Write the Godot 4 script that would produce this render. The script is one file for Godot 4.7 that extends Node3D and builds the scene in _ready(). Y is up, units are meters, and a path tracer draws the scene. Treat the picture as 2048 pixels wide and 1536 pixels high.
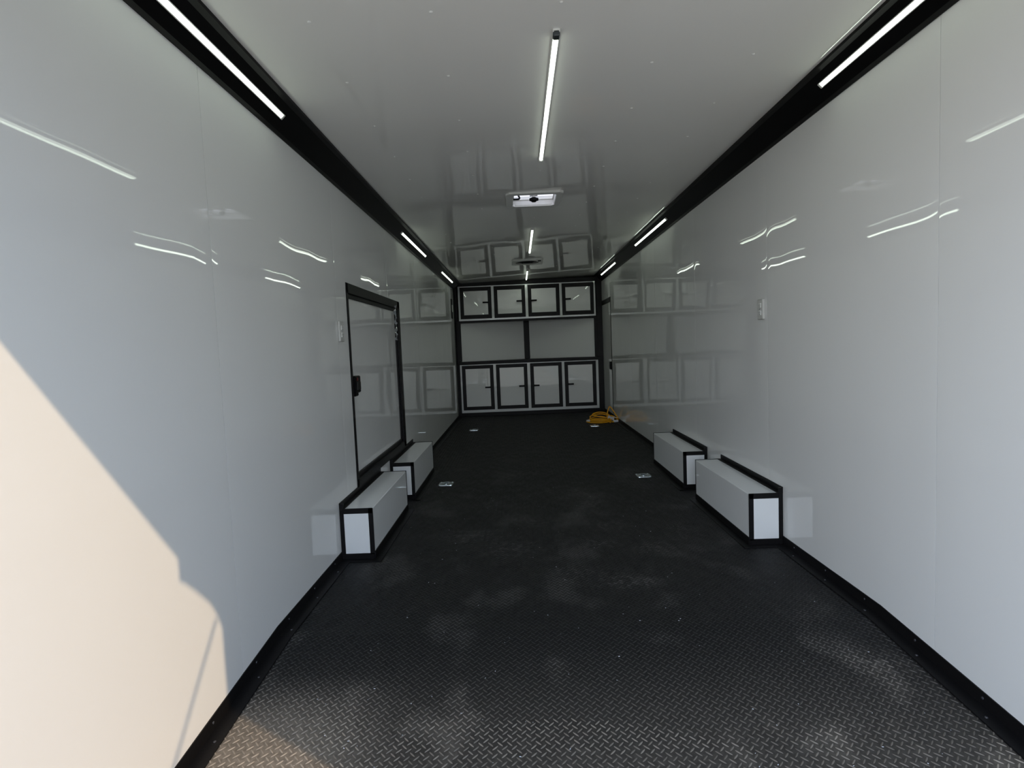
extends Node3D
# Inside of an empty enclosed trailer seen from its open rear door. x to the right, y up, the trailer runs towards -z.

const XW := 1.23                 # inner face of the side walls
const ZF := -9.95                # inner face of the front wall
const ZR := -0.40                # plane of the rear opening
const ZD := -2.20                # where the floor starts to slope down to the rear
const SLOPE := 0.085
const CY_L := 2.2435             # ceiling height at the left and right cove
const CY_R := 2.2915
const CX := 1.125                # half width of the flat ceiling
const WY_L := 2.140              # wall height below the left and right cove
const WY_R := 2.185
const ZC := -9.35                # fronts of the cabinets

var counts := {}
var M := {}
var rng := RandomNumberGenerator.new()
var bow := FastNoiseLite.new()
var dustn := FastNoiseLite.new()
var dustf := FastNoiseLite.new()

# ---------------------------------------------------------------- helpers
func numbered(parent: Node, called: String) -> String:
	var key := str(parent.get_instance_id()) + called
	var n: int = counts.get(key, 0)
	counts[key] = n + 1
	return called if n == 0 else "%s_%03d" % [called, n]

func obj(called: String, st, mat: Material, parent: Node3D = null, at := Transform3D.IDENTITY) -> MeshInstance3D:
	var o := MeshInstance3D.new()
	o.mesh = st.commit() if st is SurfaceTool else st
	o.material_override = mat
	o.transform = at
	var p: Node3D = parent if parent else self
	o.name = numbered(p, called)
	o.cast_shadow = GeometryInstance3D.SHADOW_CASTING_SETTING_DOUBLE_SIDED
	p.add_child(o, true)
	return o

func struct(called: String, st, mat: Material, label: String) -> MeshInstance3D:
	var o := obj(called, st, mat)
	o.set_meta("kind", "structure")
	o.set_meta("label", label)
	return o

func thing(called: String, label: String, category: String, at := Transform3D.IDENTITY, group := "") -> Node3D:
	var o := Node3D.new()
	o.name = numbered(self, called)
	o.transform = at
	add_child(o, true)
	tag(o, label, category, group)
	return o

func tag(o: Node3D, label: String, category: String, group := "") -> void:
	o.set_meta("label", label)
	o.set_meta("category", category)
	if group != "":
		o.set_meta("group", group)

func mb() -> SurfaceTool:
	var st := SurfaceTool.new()
	st.begin(Mesh.PRIMITIVE_TRIANGLES)
	return st

func vert(st: SurfaceTool, p: Vector3, n: Vector3) -> void:
	st.set_normal(n)
	st.set_uv(Vector2(p.x, p.z))
	st.add_vertex(p)

func tri(st: SurfaceTool, a: Vector3, b: Vector3, c: Vector3, hint: Vector3) -> void:
	var n := (c - a).cross(b - a)
	if n.length_squared() < 1e-18:
		return
	n = n.normalized()
	if n.dot(hint) < 0.0:
		n = -n
		vert(st, a, n); vert(st, c, n); vert(st, b, n)
	else:
		vert(st, a, n); vert(st, b, n); vert(st, c, n)

func quad(st: SurfaceTool, a: Vector3, b: Vector3, c: Vector3, d: Vector3, hint: Vector3) -> void:
	tri(st, a, b, c, hint)
	tri(st, a, c, d, hint)

# smooth triangle with its own normals
func tri_n(st: SurfaceTool, p: Array, n: Array) -> void:
	var g: Vector3 = (p[2] - p[0]).cross(p[1] - p[0])
	if g.length_squared() < 1e-20:
		return
	var order := [0, 1, 2] if g.dot(n[0] + n[1] + n[2]) > 0.0 else [0, 2, 1]
	for i in order:
		vert(st, p[i], n[i])

# box with chamfered edges between two corners
func cbox(st: SurfaceTool, lo: Vector3, hi: Vector3, b := 0.003, t := Transform3D.IDENTITY) -> void:
	var c := (lo + hi) * 0.5
	var h := (hi - lo).abs() * 0.5
	b = minf(b, minf(h.x, minf(h.y, h.z)) * 0.49)
	var P := func(ax: int, sx: float, sy: float, sz: float) -> Vector3:
		var s := Vector3(sx, sy, sz)
		var v := Vector3(h.x * sx, h.y * sy, h.z * sz)
		for k in 3:
			if k != ax:
				v[k] -= b * s[k]
		return t * (c + v)
	var bs := t.basis
	for s in [-1.0, 1.0]:
		quad(st, P.call(0, s, -1, -1), P.call(0, s, 1, -1), P.call(0, s, 1, 1), P.call(0, s, -1, 1), bs * Vector3(s, 0, 0))
		quad(st, P.call(1, -1, s, -1), P.call(1, 1, s, -1), P.call(1, 1, s, 1), P.call(1, -1, s, 1), bs * Vector3(0, s, 0))
		quad(st, P.call(2, -1, -1, s), P.call(2, 1, -1, s), P.call(2, 1, 1, s), P.call(2, -1, 1, s), bs * Vector3(0, 0, s))
		for r in [-1.0, 1.0]:
			quad(st, P.call(0, s, r, -1), P.call(0, s, r, 1), P.call(1, s, r, 1), P.call(1, s, r, -1), bs * Vector3(s, r, 0))
			quad(st, P.call(1, -1, s, r), P.call(1, 1, s, r), P.call(2, 1, s, r), P.call(2, -1, s, r), bs * Vector3(0, s, r))
			quad(st, P.call(0, s, -1, r), P.call(0, s, 1, r), P.call(2, s, 1, r), P.call(2, s, -1, r), bs * Vector3(s, 0, r))
			for q in [-1.0, 1.0]:
				tri(st, P.call(0, s, r, q), P.call(1, s, r, q), P.call(2, s, r, q), bs * Vector3(s, r, q))

# a cross-section (x, y) pushed along z between z0 and z1, closed; it may follow the slope of the floor
func extrude_z(st: SurfaceTool, sec: PackedVector2Array, stops: Array, follow_floor := false) -> void:
	var n := sec.size()
	var area := 0.0
	for i in n:
		area += sec[i].cross(sec[(i + 1) % n])
	var sgn := signf(area)
	var y := func(z: float) -> float: return floor_y(z) if follow_floor else 0.0
	for k in stops.size() - 1:
		var za: float = stops[k]
		var zb: float = stops[k + 1]
		for i in n:
			var p := sec[i]
			var q := sec[(i + 1) % n]
			var e := (q - p)
			var out := Vector3(e.y, -e.x, 0) * sgn
			quad(st, Vector3(p.x, p.y + y.call(za), za), Vector3(q.x, q.y + y.call(za), za), Vector3(q.x, q.y + y.call(zb), zb), Vector3(p.x, p.y + y.call(zb), zb), out)
	var tris := Geometry2D.triangulate_polygon(sec)
	for end in [0, stops.size() - 1]:
		var z: float = stops[end]
		var other: float = stops[stops.size() - 1 - end]
		for i in range(0, tris.size(), 3):
			var a := sec[tris[i]]; var b := sec[tris[i + 1]]; var c := sec[tris[i + 2]]
			tri(st, Vector3(a.x, a.y + y.call(z), z), Vector3(b.x, b.y + y.call(z), z), Vector3(c.x, c.y + y.call(z), z), Vector3(0, 0, z - other))

func tube(st: SurfaceTool, path: PackedVector3Array, r: float, sides := 8, closed := false) -> void:
	var n := path.size()
	var rings := []
	var up := Vector3(0.13, 1, 0.21).normalized()
	for i in n:
		var a := path[(i - 1 + n) % n] if closed else path[maxi(i - 1, 0)]
		var b := path[(i + 1) % n] if closed else path[mini(i + 1, n - 1)]
		var d := (b - a).normalized()
		var s := d.cross(up)
		if s.length() < 1e-4:
			s = d.cross(Vector3.RIGHT)
		s = s.normalized()
		up = s.cross(d).normalized()
		var ring := []
		for k in sides:
			var ang := TAU * k / sides
			ring.append(s * cos(ang) + up * sin(ang))
		rings.append(ring)
	for i in (n if closed else n - 1):
		var j := (i + 1) % n
		for k in sides:
			var l := (k + 1) % sides
			var na: Vector3 = rings[i][k]; var nb: Vector3 = rings[i][l]; var nc: Vector3 = rings[j][l]; var nd: Vector3 = rings[j][k]
			tri_n(st, [path[i] + na * r, path[i] + nb * r, path[j] + nc * r], [na, nb, nc])
			tri_n(st, [path[i] + na * r, path[j] + nc * r, path[j] + nd * r], [na, nc, nd])
	if not closed:
		for e in [0, n - 1]:
			var o := path[1 if e == 0 else n - 2]
			var d := (path[e] - o).normalized()
			for k in range(1, sides - 1):
				tri(st, path[e] + rings[e][0] * r, path[e] + rings[e][k] * r, path[e] + rings[e][k + 1] * r, d)

# profile of (radius, height) turned about the y axis
func lathe(st: SurfaceTool, prof: PackedVector2Array, sides := 20, t := Transform3D.IDENTITY) -> void:
	for i in prof.size() - 1:
		var p := prof[i]; var q := prof[i + 1]
		var e := q - p
		var n2 := Vector2(e.y, -e.x)
		if n2.length() < 1e-7:
			continue
		n2 = n2.normalized()
		for k in sides:
			var a := TAU * k / sides; var b := TAU * (k + 1) / sides
			var da := Vector3(cos(a), 0, sin(a)); var db := Vector3(cos(b), 0, sin(b))
			var na := t.basis * (da * n2.x + Vector3(0, n2.y, 0)); var nb := t.basis * (db * n2.x + Vector3(0, n2.y, 0))
			var pa := t * (da * p.x + Vector3(0, p.y, 0)); var pb := t * (db * p.x + Vector3(0, p.y, 0))
			var qa := t * (da * q.x + Vector3(0, q.y, 0)); var qb := t * (db * q.x + Vector3(0, q.y, 0))
			tri_n(st, [pa, pb, qb], [na, nb, nb])
			tri_n(st, [pa, qb, qa], [na, nb, na])

func smooth_path(pts: Array, per := 6, closed := false) -> PackedVector3Array:
	var out := PackedVector3Array()
	var n := pts.size()
	for i in (n if closed else n - 1):
		var p0: Vector3 = pts[(i - 1 + n) % n] if closed else pts[maxi(i - 1, 0)]
		var p1: Vector3 = pts[i]
		var p2: Vector3 = pts[(i + 1) % n]
		var p3: Vector3 = pts[(i + 2) % n] if closed else pts[mini(i + 2, n - 1)]
		for k in per:
			out.append(p1.cubic_interpolate(p2, p0, p3, float(k) / per))
	if not closed:
		out.append(pts[n - 1])
	return out

# A thin sheet in its own x-y plane facing +z, from (0, 0) to (w, h), slightly bowed as screwed sheet metal is, with holes.
# top: callable giving the height at x when the upper edge slopes (else h)
func sheet(w: float, h: float, seed_at: Vector2, holes: Array, amp := 0.00030, curl := 0.0004, thick := 0.003) -> SurfaceTool:
	var st := mb()
	var xs := grid_lines(w, holes, 0)
	var ys := grid_lines(h, holes, 1)
	var disp := func(x: float, y: float) -> float:
		var e := minf(x, w - x)
		return bow.get_noise_2d((x + seed_at.x) * 100.0, (y + seed_at.y) * 62.0) * amp * 2.0 * smoothstep(0.0, 0.10, e) - curl * exp(-e / 0.022)
	var nrm := func(x: float, y: float) -> Vector3:
		var d := 0.004
		var x0 := maxf(x - d, 0.0); var x1 := minf(x + d, w)
		var y0 := y - d; var y1 := y + d
		return Vector3(-(disp.call(x1, y) - disp.call(x0, y)) / (x1 - x0), -(disp.call(x, y1) - disp.call(x, y0)) / (y1 - y0), 1).normalized()
	var P := []
	var N := []
	for j in ys.size():
		var rp := []
		var rn := []
		for i in xs.size():
			rp.append(Vector3(xs[i], ys[j], disp.call(xs[i], ys[j])))
			rn.append(nrm.call(xs[i], ys[j]))
		P.append(rp)
		N.append(rn)
	for j in ys.size() - 1:
		for i in xs.size() - 1:
			var c := Vector2((xs[i] + xs[i + 1]) * 0.5, (ys[j] + ys[j + 1]) * 0.5)
			var skip := false
			for r in holes:
				if (r as Rect2).has_point(c):
					skip = true
			if skip:
				continue
			tri_n(st, [P[j][i], P[j][i + 1], P[j + 1][i + 1]], [N[j][i], N[j][i + 1], N[j + 1][i + 1]])
			tri_n(st, [P[j][i], P[j + 1][i + 1], P[j + 1][i]], [N[j][i], N[j + 1][i + 1], N[j + 1][i]])
	var back := Vector3(0, 0, -thick)
	for j in ys.size() - 1:
		for e in [0, xs.size() - 1]:
			var mid := Vector2(0.0005 if e == 0 else w - 0.0005, (ys[j] + ys[j + 1]) * 0.5)
			if holes.any(func(r): return (r as Rect2).has_point(mid)):
				continue
			quad(st, P[j][e], P[j + 1][e], P[j + 1][e] + back, P[j][e] + back, Vector3(-1 if e == 0 else 1, 0, 0))
	for i in xs.size() - 1:
		for e in [0, ys.size() - 1]:
			quad(st, P[e][i], P[e][i + 1], P[e][i + 1] + back, P[e][i] + back, Vector3(0, -1 if e == 0 else 1, 0))
	return st

func grid_lines(w: float, holes: Array, axis: int) -> Array:
	var set_of := {}
	var n := maxi(2, int(ceil(w / 0.055)))
	for i in n + 1:
		set_of[snappedf(w * i / n, 0.0001)] = true
	set_of[w] = true
	if axis == 0:
		for d in [0.004, 0.009, 0.015, 0.023, 0.035]:
			if d < w * 0.4:
				set_of[d] = true
				set_of[w - d] = true
	for r in holes:
		for v in [r.position[axis], r.end[axis]]:
			if v > 0.0 and v < w:
				set_of[v] = true
	var keys := set_of.keys()
	keys.sort()
	var out := [keys[0]]
	for k in keys:
		if k - out[-1] > 0.0008:
			out.append(k)
	out[-1] = w
	return out

func floor_y(z: float) -> float:
	return 0.0 if z <= ZD else -(z - ZD) * SLOPE

func ceil_y(x: float) -> float:
	return lerpf(CY_L, CY_R, (x + CX) / (2.0 * CX))

func mat(called: String, c: Color, rough := 0.5, metal := 0.0, spec := 0.5) -> StandardMaterial3D:
	var m := StandardMaterial3D.new()
	m.albedo_color = c
	m.roughness = rough
	m.metallic = metal
	m.metallic_specular = spec
	M[called] = m
	return m

func noise_tex(freq: float, seed_n: int, lo: float, hi: float, size := 512, normal := false, bump := 4.0) -> NoiseTexture2D:
	var n := FastNoiseLite.new()
	n.seed = seed_n
	n.frequency = freq
	n.fractal_octaves = 4
	var t := NoiseTexture2D.new()
	t.width = size
	t.height = size
	t.seamless = true
	t.noise = n
	if normal:
		t.as_normal_map = true
		t.bump_strength = bump
	else:
		var g := Gradient.new()
		g.set_color(0, Color(lo, lo, lo))
		g.set_color(1, Color(hi, hi, hi))
		t.color_ramp = g
	return t

# share of grey dust, plus painted corner sun, on the black floor, 0 to 1, at a place
func dust_and_sun_at(x: float, z: float) -> float:
	var d := 0.10
	d += 0.55 * smoothstep(0.12, 0.6, dustn.get_noise_2d(x * 100.0, z * 75.0)) * smoothstep(-8.0, -3.0, z)
	# scuffed smears in the middle of the floor, dirt walked in at the rear edge, sun painted into the left corner
	for s in SMEARS:
		var q := Vector2((x - s[0]) / s[2], (z - s[1]) / s[3])
		d += s[4] * exp(-q.length_squared()) * (0.15 + 1.1 * smoothstep(-0.1, 0.4, dustf.get_noise_2d(x * 100.0, z * 100.0)))
	d += 0.36 * smoothstep(-2.35, -1.3, z) + 1.5 * smoothstep(-0.55, -1.05, x) * smoothstep(-2.0, -1.65, z)  # last term paints sunlit brightness into the rear left corner
	return clampf(d, 0.0, 1.6)

const SMEARS := [[0.30, -2.62, 0.14, 0.07, 0.9], [0.05, -2.75, 0.16, 0.10, 0.5], [0.52, -3.05, 0.11, 0.10, 0.7], [0.22, -3.15, 0.10, 0.08, 0.7], [0.34, -3.45, 0.12, 0.10, 0.6], [-0.30, -3.1, 0.16, 0.12, 0.6], [-0.55, -3.35, 0.2, 0.12, 0.5], [0.28, -3.95, 0.14, 0.14, 0.5], [0.2, -4.3, 0.1, 0.2, 0.4], [-0.42, -4.0, 0.12, 0.12, 0.45], [-0.15, -3.6, 0.14, 0.1, 0.35], [0.75, -3.3, 0.1, 0.16, 0.4], [1.05, -1.92, 0.09, 0.05, 0.9]]

# ---------------------------------------------------------------- scene
func _ready() -> void:
	rng.seed = 4711
	bow.seed = 12; bow.frequency = 0.018; bow.fractal_octaves = 2
	dustn.seed = 5; dustn.frequency = 0.02; dustn.fractal_octaves = 4
	dustf.seed = 9; dustf.frequency = 0.22; dustf.fractal_octaves = 3
	view_and_light()
	materials()
	shell()
	floors()
	coves_and_trim()
	doors()
	front_end()
	fender_boxes()
	strips()
	vents()
	small_things()
	outside()

func view_and_light() -> void:
	var cam := Camera3D.new()
	cam.name = "camera"
	cam.keep_aspect = Camera3D.KEEP_HEIGHT
	cam.fov = rad_to_deg(2.0 * atan(768.0 / 1110.48))
	cam.near = 0.02
	cam.far = 200.0
	cam.position = Vector3(-0.196, 1.155, 0.0)
	cam.basis = Basis(Vector3.UP, deg_to_rad(0.792)) * Basis(Vector3.RIGHT, deg_to_rad(-3.831)) * Basis(Vector3(0, 0, 1), deg_to_rad(-2.357))
	add_child(cam)
	cam.current = true

	var sky_mat := ProceduralSkyMaterial.new()
	sky_mat.sky_top_color = Color(0.62, 0.70, 0.81)
	sky_mat.sky_horizon_color = Color(0.885, 0.90, 0.912)
	sky_mat.sky_curve = 0.16
	sky_mat.ground_bottom_color = Color(0.34, 0.32, 0.29)
	sky_mat.ground_horizon_color = Color(0.60, 0.62, 0.63)
	sky_mat.sun_angle_max = 20.0
	var sky := Sky.new()
	sky.sky_material = sky_mat
	var e := Environment.new()
	e.background_mode = Environment.BG_SKY
	e.sky = sky
	e.background_energy_multiplier = 3.95
	e.tonemap_mode = Environment.TONE_MAPPER_LINEAR
	e.tonemap_exposure = 1.25
	e.sdfgi_enabled = true
	e.ssao_enabled = true
	e.ssil_enabled = true
	var we := WorldEnvironment.new()
	we.name = "world_environment"
	we.environment = e
	add_child(we)

	var sun := DirectionalLight3D.new()
	sun.name = "sun"
	sun.light_color = Color(1.0, 0.88, 0.72)
	sun.light_energy = 0.62
	sun.light_angular_distance = 0.45
	sun.shadow_enabled = true
	add_child(sun)
	sun.look_at_from_position(Vector3(10, 7.44, 5.79), Vector3.ZERO)

func materials() -> void:
	mat("white", Color(0.93, 0.93, 0.925), 0.02, 0.0, 0.5)
	mat("ceiling", Color(0.925, 0.92, 0.905), 0.03, 0.0, 0.5)
	mat("box_white", Color(0.925, 0.93, 0.93), 0.06)
	var b := mat("black", Color(0.08, 0.076, 0.08), 0.42, 0.0, 0.28)
	b.normal_enabled = true
	b.normal_texture = noise_tex(0.05, 8, 0, 1, 256, true, 1.5)
	b.normal_scale = 0.25
	b.uv1_triplanar = true
	b.uv1_scale = Vector3(6, 6, 6)
	mat("cove_black", Color(0.06, 0.057, 0.062), 0.38, 0.0, 0.25)
	mat("gap", Color(0.05, 0.05, 0.05), 0.8)
	mat("core", Color(0.30, 0.29, 0.28), 0.8)
	mat("rubber", Color(0.06, 0.06, 0.06), 0.6)
	mat("rivet_white", Color(0.93, 0.93, 0.92), 0.18)
	mat("rivet_black", Color(0.28, 0.28, 0.30), 0.25, 0.3)
	mat("steel", Color(0.74, 0.77, 0.78), 0.26, 0.9)
	mat("steel_dark", Color(0.34, 0.36, 0.37), 0.4, 0.8)
	mat("plastic_white", Color(0.90, 0.90, 0.885), 0.35)
	mat("plastic_black", Color(0.05, 0.05, 0.055), 0.4, 0.0, 0.2)
	mat("red", Color(0.45, 0.05, 0.06), 0.4)
	mat("yellow", Color(0.93, 0.66, 0.04), 0.45)
	mat("plate", Color(0.80, 0.80, 0.785), 0.4)
	mat("tag", Color(0.88, 0.89, 0.93), 0.5)
	var lid := mat("lid", Color(0.96, 0.93, 0.91), 0.4)
	lid.backlight_enabled = true
	lid.backlight = Color(0.98, 0.93, 0.90)
	var film := mat("film", Color(0.85, 0.88, 0.9, 0.35), 0.08)
	film.transparency = BaseMaterial3D.TRANSPARENCY_ALPHA
	film.cull_mode = BaseMaterial3D.CULL_DISABLED
	var led := mat("led", Color(0.95, 0.97, 0.95), 0.4)
	led.emission_enabled = true
	led.emission = Color(0.95, 1.0, 0.93)
	led.emission_energy_multiplier = 3.0
	var g := mat("ground", Color(0.80, 0.745, 0.66), 0.9)
	g.albedo_texture = noise_tex(0.02, 21, 0.78, 1.0)
	g.uv1_triplanar = true
	g.uv1_world_triplanar = true
	g.uv1_scale = Vector3(0.35, 0.35, 0.35)
	mat("ramp", Color(0.80, 0.75, 0.67), 0.6)
	mat("blocker_grey", Color(0.40, 0.38, 0.36), 0.7)  # for the added block that cuts sky light
	# floor: black vinyl with its dust and the sun painted into one corner, laid out in metres over the whole floor
	var w_px := 384
	var h_px := 1536
	var img := Image.create(w_px, h_px, false, Image.FORMAT_RGB8)
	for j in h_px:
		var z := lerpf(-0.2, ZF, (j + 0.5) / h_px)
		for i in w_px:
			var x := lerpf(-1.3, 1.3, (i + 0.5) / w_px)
			img.set_pixel(i, j, floor_colour(dust_and_sun_at(x, z) * 0.62, z, 1.0 + 0.25 * rng.randf_range(-1, 1)))
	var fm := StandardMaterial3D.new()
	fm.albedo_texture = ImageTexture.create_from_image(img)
	fm.roughness = 0.52
	fm.metallic_specular = 0.32
	fm.normal_enabled = true
	fm.normal_texture = noise_tex(0.08, 31, 0, 1, 512, true, 2.0)
	fm.normal_scale = 0.3
	M["floor"] = fm
	for k in 5:
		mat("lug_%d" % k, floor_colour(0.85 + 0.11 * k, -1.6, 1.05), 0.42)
	var lm := mat("lugs", Color(1, 1, 1), 0.42)
	lm.vertex_color_use_as_albedo = true
	lm.metallic_specular = 0.4

func floor_colour(d: float, z: float, grain: float) -> Color:
	var base := Color(0.007, 0.007, 0.0078)
	var dirt := Color(0.085, 0.08, 0.076)
	var sunlit_tan_dirt := Color(0.33, 0.285, 0.235)  # tan dust tone, lightened further to paint the sunlit corner
	dirt = dirt.lerp(sunlit_tan_dirt, smoothstep(-2.2, -1.4, z))
	var c := base.lerp(dirt, clampf(d * 0.55, 0.0, 0.9)) * grain
	c.a = 1.0
	return c.linear_to_srgb()

# ---------------------------------------------------------------- walls and ceiling
const SEAM0 := -1.91
const PITCH := 1.29
const DOOR_L := [-4.895, -3.392, 0.318, 1.587]   # z far, z near, y bottom, y top of the left hatch door
const DOOR_R := [-9.46, -8.50, 0.02, 1.852]

func core_wall(x0: float, x1: float, hole: Array, top: float) -> SurfaceTool:
	var st := mb()
	var lo := -0.45
	var hi := top + 0.20
	cbox(st, Vector3(x0, lo, hole[1]), Vector3(x1, hi, ZR - 0.02), 0.0)
	cbox(st, Vector3(x0, lo, ZF - 0.06), Vector3(x1, hi, hole[0]), 0.0)
	cbox(st, Vector3(x0, lo, hole[0]), Vector3(x1, hole[2], hole[1]), 0.0)
	cbox(st, Vector3(x0, hole[3], hole[0]), Vector3(x1, hi, hole[1]), 0.0)
	return st

func shell() -> void:
	for s in [-1, 1]:
		var hole: Array = DOOR_L if s < 0 else DOOR_R
		var top := WY_L if s < 0 else WY_R
		var xa := XW + 0.004
		var wall := struct("wall_left" if s < 0 else "wall_right", core_wall(minf(s * xa, s * (xa + 0.07)), maxf(s * xa, s * (xa + 0.07)), hole, top), M.core, "glossy white sheet-metal side wall on the %s of the trailer" % ["left" if s < 0 else "right"])
		# the sheets, seam by seam from the rear to the front
		var edges := [ZR - 0.02]
		var z := SEAM0 + PITCH
		while z > ZF + 0.3:
			if z < ZR - 0.15:
				edges.append(z)
			z -= PITCH
		edges.append(ZF)
		for k in edges.size() - 1:
			var za: float = edges[k] - 0.0009
			var zb: float = edges[k + 1] + 0.0009
			var low := -0.20 if za > ZD else -0.02
			var w := za - zb
			var h := top + 0.015 - low
			var holes := []
			if hole[0] < za and hole[1] > zb:
				# the hole in the sheet's own axes
				var z_hi := minf(hole[1], za + 0.1)
				var z_lo := maxf(hole[0], zb - 0.1)
				var x0 := (za - z_hi) if s < 0 else (z_lo - zb)
				holes.append(Rect2(x0, hole[2] - low, z_hi - z_lo, hole[3] - hole[2]))
			var t := Transform3D(Basis(Vector3(0, 0, -1), Vector3.UP, Vector3(1, 0, 0)), Vector3(-XW, low, za)) if s < 0 else Transform3D(Basis(Vector3(0, 0, 1), Vector3.UP, Vector3(-1, 0, 0)), Vector3(XW, low, zb))
			obj("panel", sheet(w, h, Vector2(k * 13.7 + s * 40.0, s * 7.0), holes), M.white, wall, t)
	# ceiling: a slab with two roof openings, under it one glossy skin
	var tilt := atan2(CY_R - CY_L, 2.0 * CX)
	var ct := Transform3D(Basis(Vector3(0, 0, 1), tilt), Vector3(0, (CY_L + CY_R) * 0.5, 0))
	var slab := mb()
	var v1 := VENT1; var v2 := VENT2
	var hs := 0.168
	var xs := [-1.33, VENT1.x - hs, VENT1.x + hs, 1.33]
	cbox(slab, Vector3(xs[0], 0.004, ZF - 0.06), Vector3(xs[1], 0.06, ZR - 0.02), 0.0, ct)
	cbox(slab, Vector3(xs[2], 0.004, ZF - 0.06), Vector3(xs[3], 0.06, ZR - 0.02), 0.0, ct)
	cbox(slab, Vector3(xs[1], 0.004, v1.z + hs), Vector3(xs[2], 0.06, ZR - 0.02), 0.0, ct)
	cbox(slab, Vector3(xs[1], 0.004, v2.z + hs), Vector3(xs[2], 0.06, v1.z - hs), 0.0, ct)
	cbox(slab, Vector3(xs[1], 0.004, ZF - 0.06), Vector3(xs[2], 0.06, v2.z - hs), 0.0, ct)
	var ceiling := struct("ceiling", slab, M.core, "glossy white sheet-metal ceiling with rows of small rivets")
	var wc := 2.0 * CX + 0.03
	var lc := (ZR - 0.02) - ZF
	# sheet axes: x -> +x, y -> +z, facing down
	var holes := []
	for v in [v1, v2]:
		holes.append(Rect2(v.x - hs + wc * 0.5, v.z - hs - ZF, 2.0 * hs, 2.0 * hs))
	var skin := sheet(wc, lc, Vector2(3, 90), holes, 0.0005, 0.0)
	obj("ceiling_skin", skin, M.ceiling, ceiling, ct * Transform3D(Basis(Vector3(1, 0, 0), Vector3(0, 0, 1), Vector3(0, -1, 0)), Vector3(-wc * 0.5, 0, ZF)))
	var rv := mb()
	lathe(rv, PackedVector2Array([Vector2(0.0075, 0.002), Vector2(0.0068, -0.001), Vector2(0.004, -0.003), Vector2(0.0, -0.0036)]), 8)
	var rivet := rv.commit()
	for k in 18:
		for x in [-0.846, -0.438, -0.015, 0.39, 0.795]:
			var rz := -1.893 - 0.434 * (k - 2) + rng.randf_range(-0.008, 0.008)
			if rz < ZC + 0.1 or rz > ZR - 0.1 or (Vector2(x - v1.x, rz - v1.z).length() < 0.3) or (Vector2(x - v2.x, rz - v2.z).length() < 0.3):
				continue
			obj("rivet", rivet, M.rivet_white, ceiling, ct * Transform3D(Basis.IDENTITY, Vector3(x + rng.randf_range(-0.005, 0.005), 0, rz)))
	# front wall behind the cabinets
	var fw := mb()
	cbox(fw, Vector3(-1.32, -0.3, ZF - 0.06), Vector3(1.32, 2.4, ZF), 0.0)
	struct("wall_front", fw, M.core, "front end wall of the trailer behind the cabinets")

# ---------------------------------------------------------------- floor
func lug_mesh() -> ArrayMesh:
	# one raised bar of the tread: a long lens with a rounded ridge, along x
	var st := mb()
	var L := 0.0124; var W := 0.0027; var H := 0.0019
	var out := []
	var n := 8
	for i in n + 1:
		var u := -1.0 + 2.0 * i / n
		var wd := W * pow(maxf(0.0, 1.0 - u * u), 0.62)
		var hh := H * pow(maxf(0.0, 1.0 - pow(absf(u), 3.0)), 0.6)
		out.append([u * L, wd, hh])
	for i in n:
		var a: Array = out[i]; var b: Array = out[i + 1]
		for s in [-1.0, 1.0]:
			var n_low := Vector3(0, 0.25, s).normalized()
			var n_top := Vector3(0, 1, s * 0.35).normalized()
			var ea: float = clampf(-a[0] / L, -1, 1) * -0.25
			var eb: float = clampf(-b[0] / L, -1, 1) * -0.25
			var p := [Vector3(a[0], 0, s * a[1]), Vector3(b[0], 0, s * b[1]), Vector3(b[0], b[2], s * b[1] * 0.28), Vector3(a[0], a[2], s * a[1] * 0.28)]
			var q := [(n_low + Vector3(ea, 0, 0)).normalized(), (n_low + Vector3(eb, 0, 0)).normalized(), (n_top + Vector3(eb, 0, 0)).normalized(), (n_top + Vector3(ea, 0, 0)).normalized()]
			tri_n(st, [p[0], p[1], p[2]], [q[0], q[1], q[2]])
			tri_n(st, [p[0], p[2], p[3]], [q[0], q[2], q[3]])
		tri_n(st, [Vector3(a[0], a[2], -a[1] * 0.28), Vector3(a[0], a[2], a[1] * 0.28), Vector3(b[0], b[2], b[1] * 0.28)], [Vector3.UP, Vector3.UP, Vector3.UP])
		tri_n(st, [Vector3(a[0], a[2], -a[1] * 0.28), Vector3(b[0], b[2], b[1] * 0.28), Vector3(b[0], b[2], -b[1] * 0.28)], [Vector3.UP, Vector3.UP, Vector3.UP])
	return st.commit()

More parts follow.
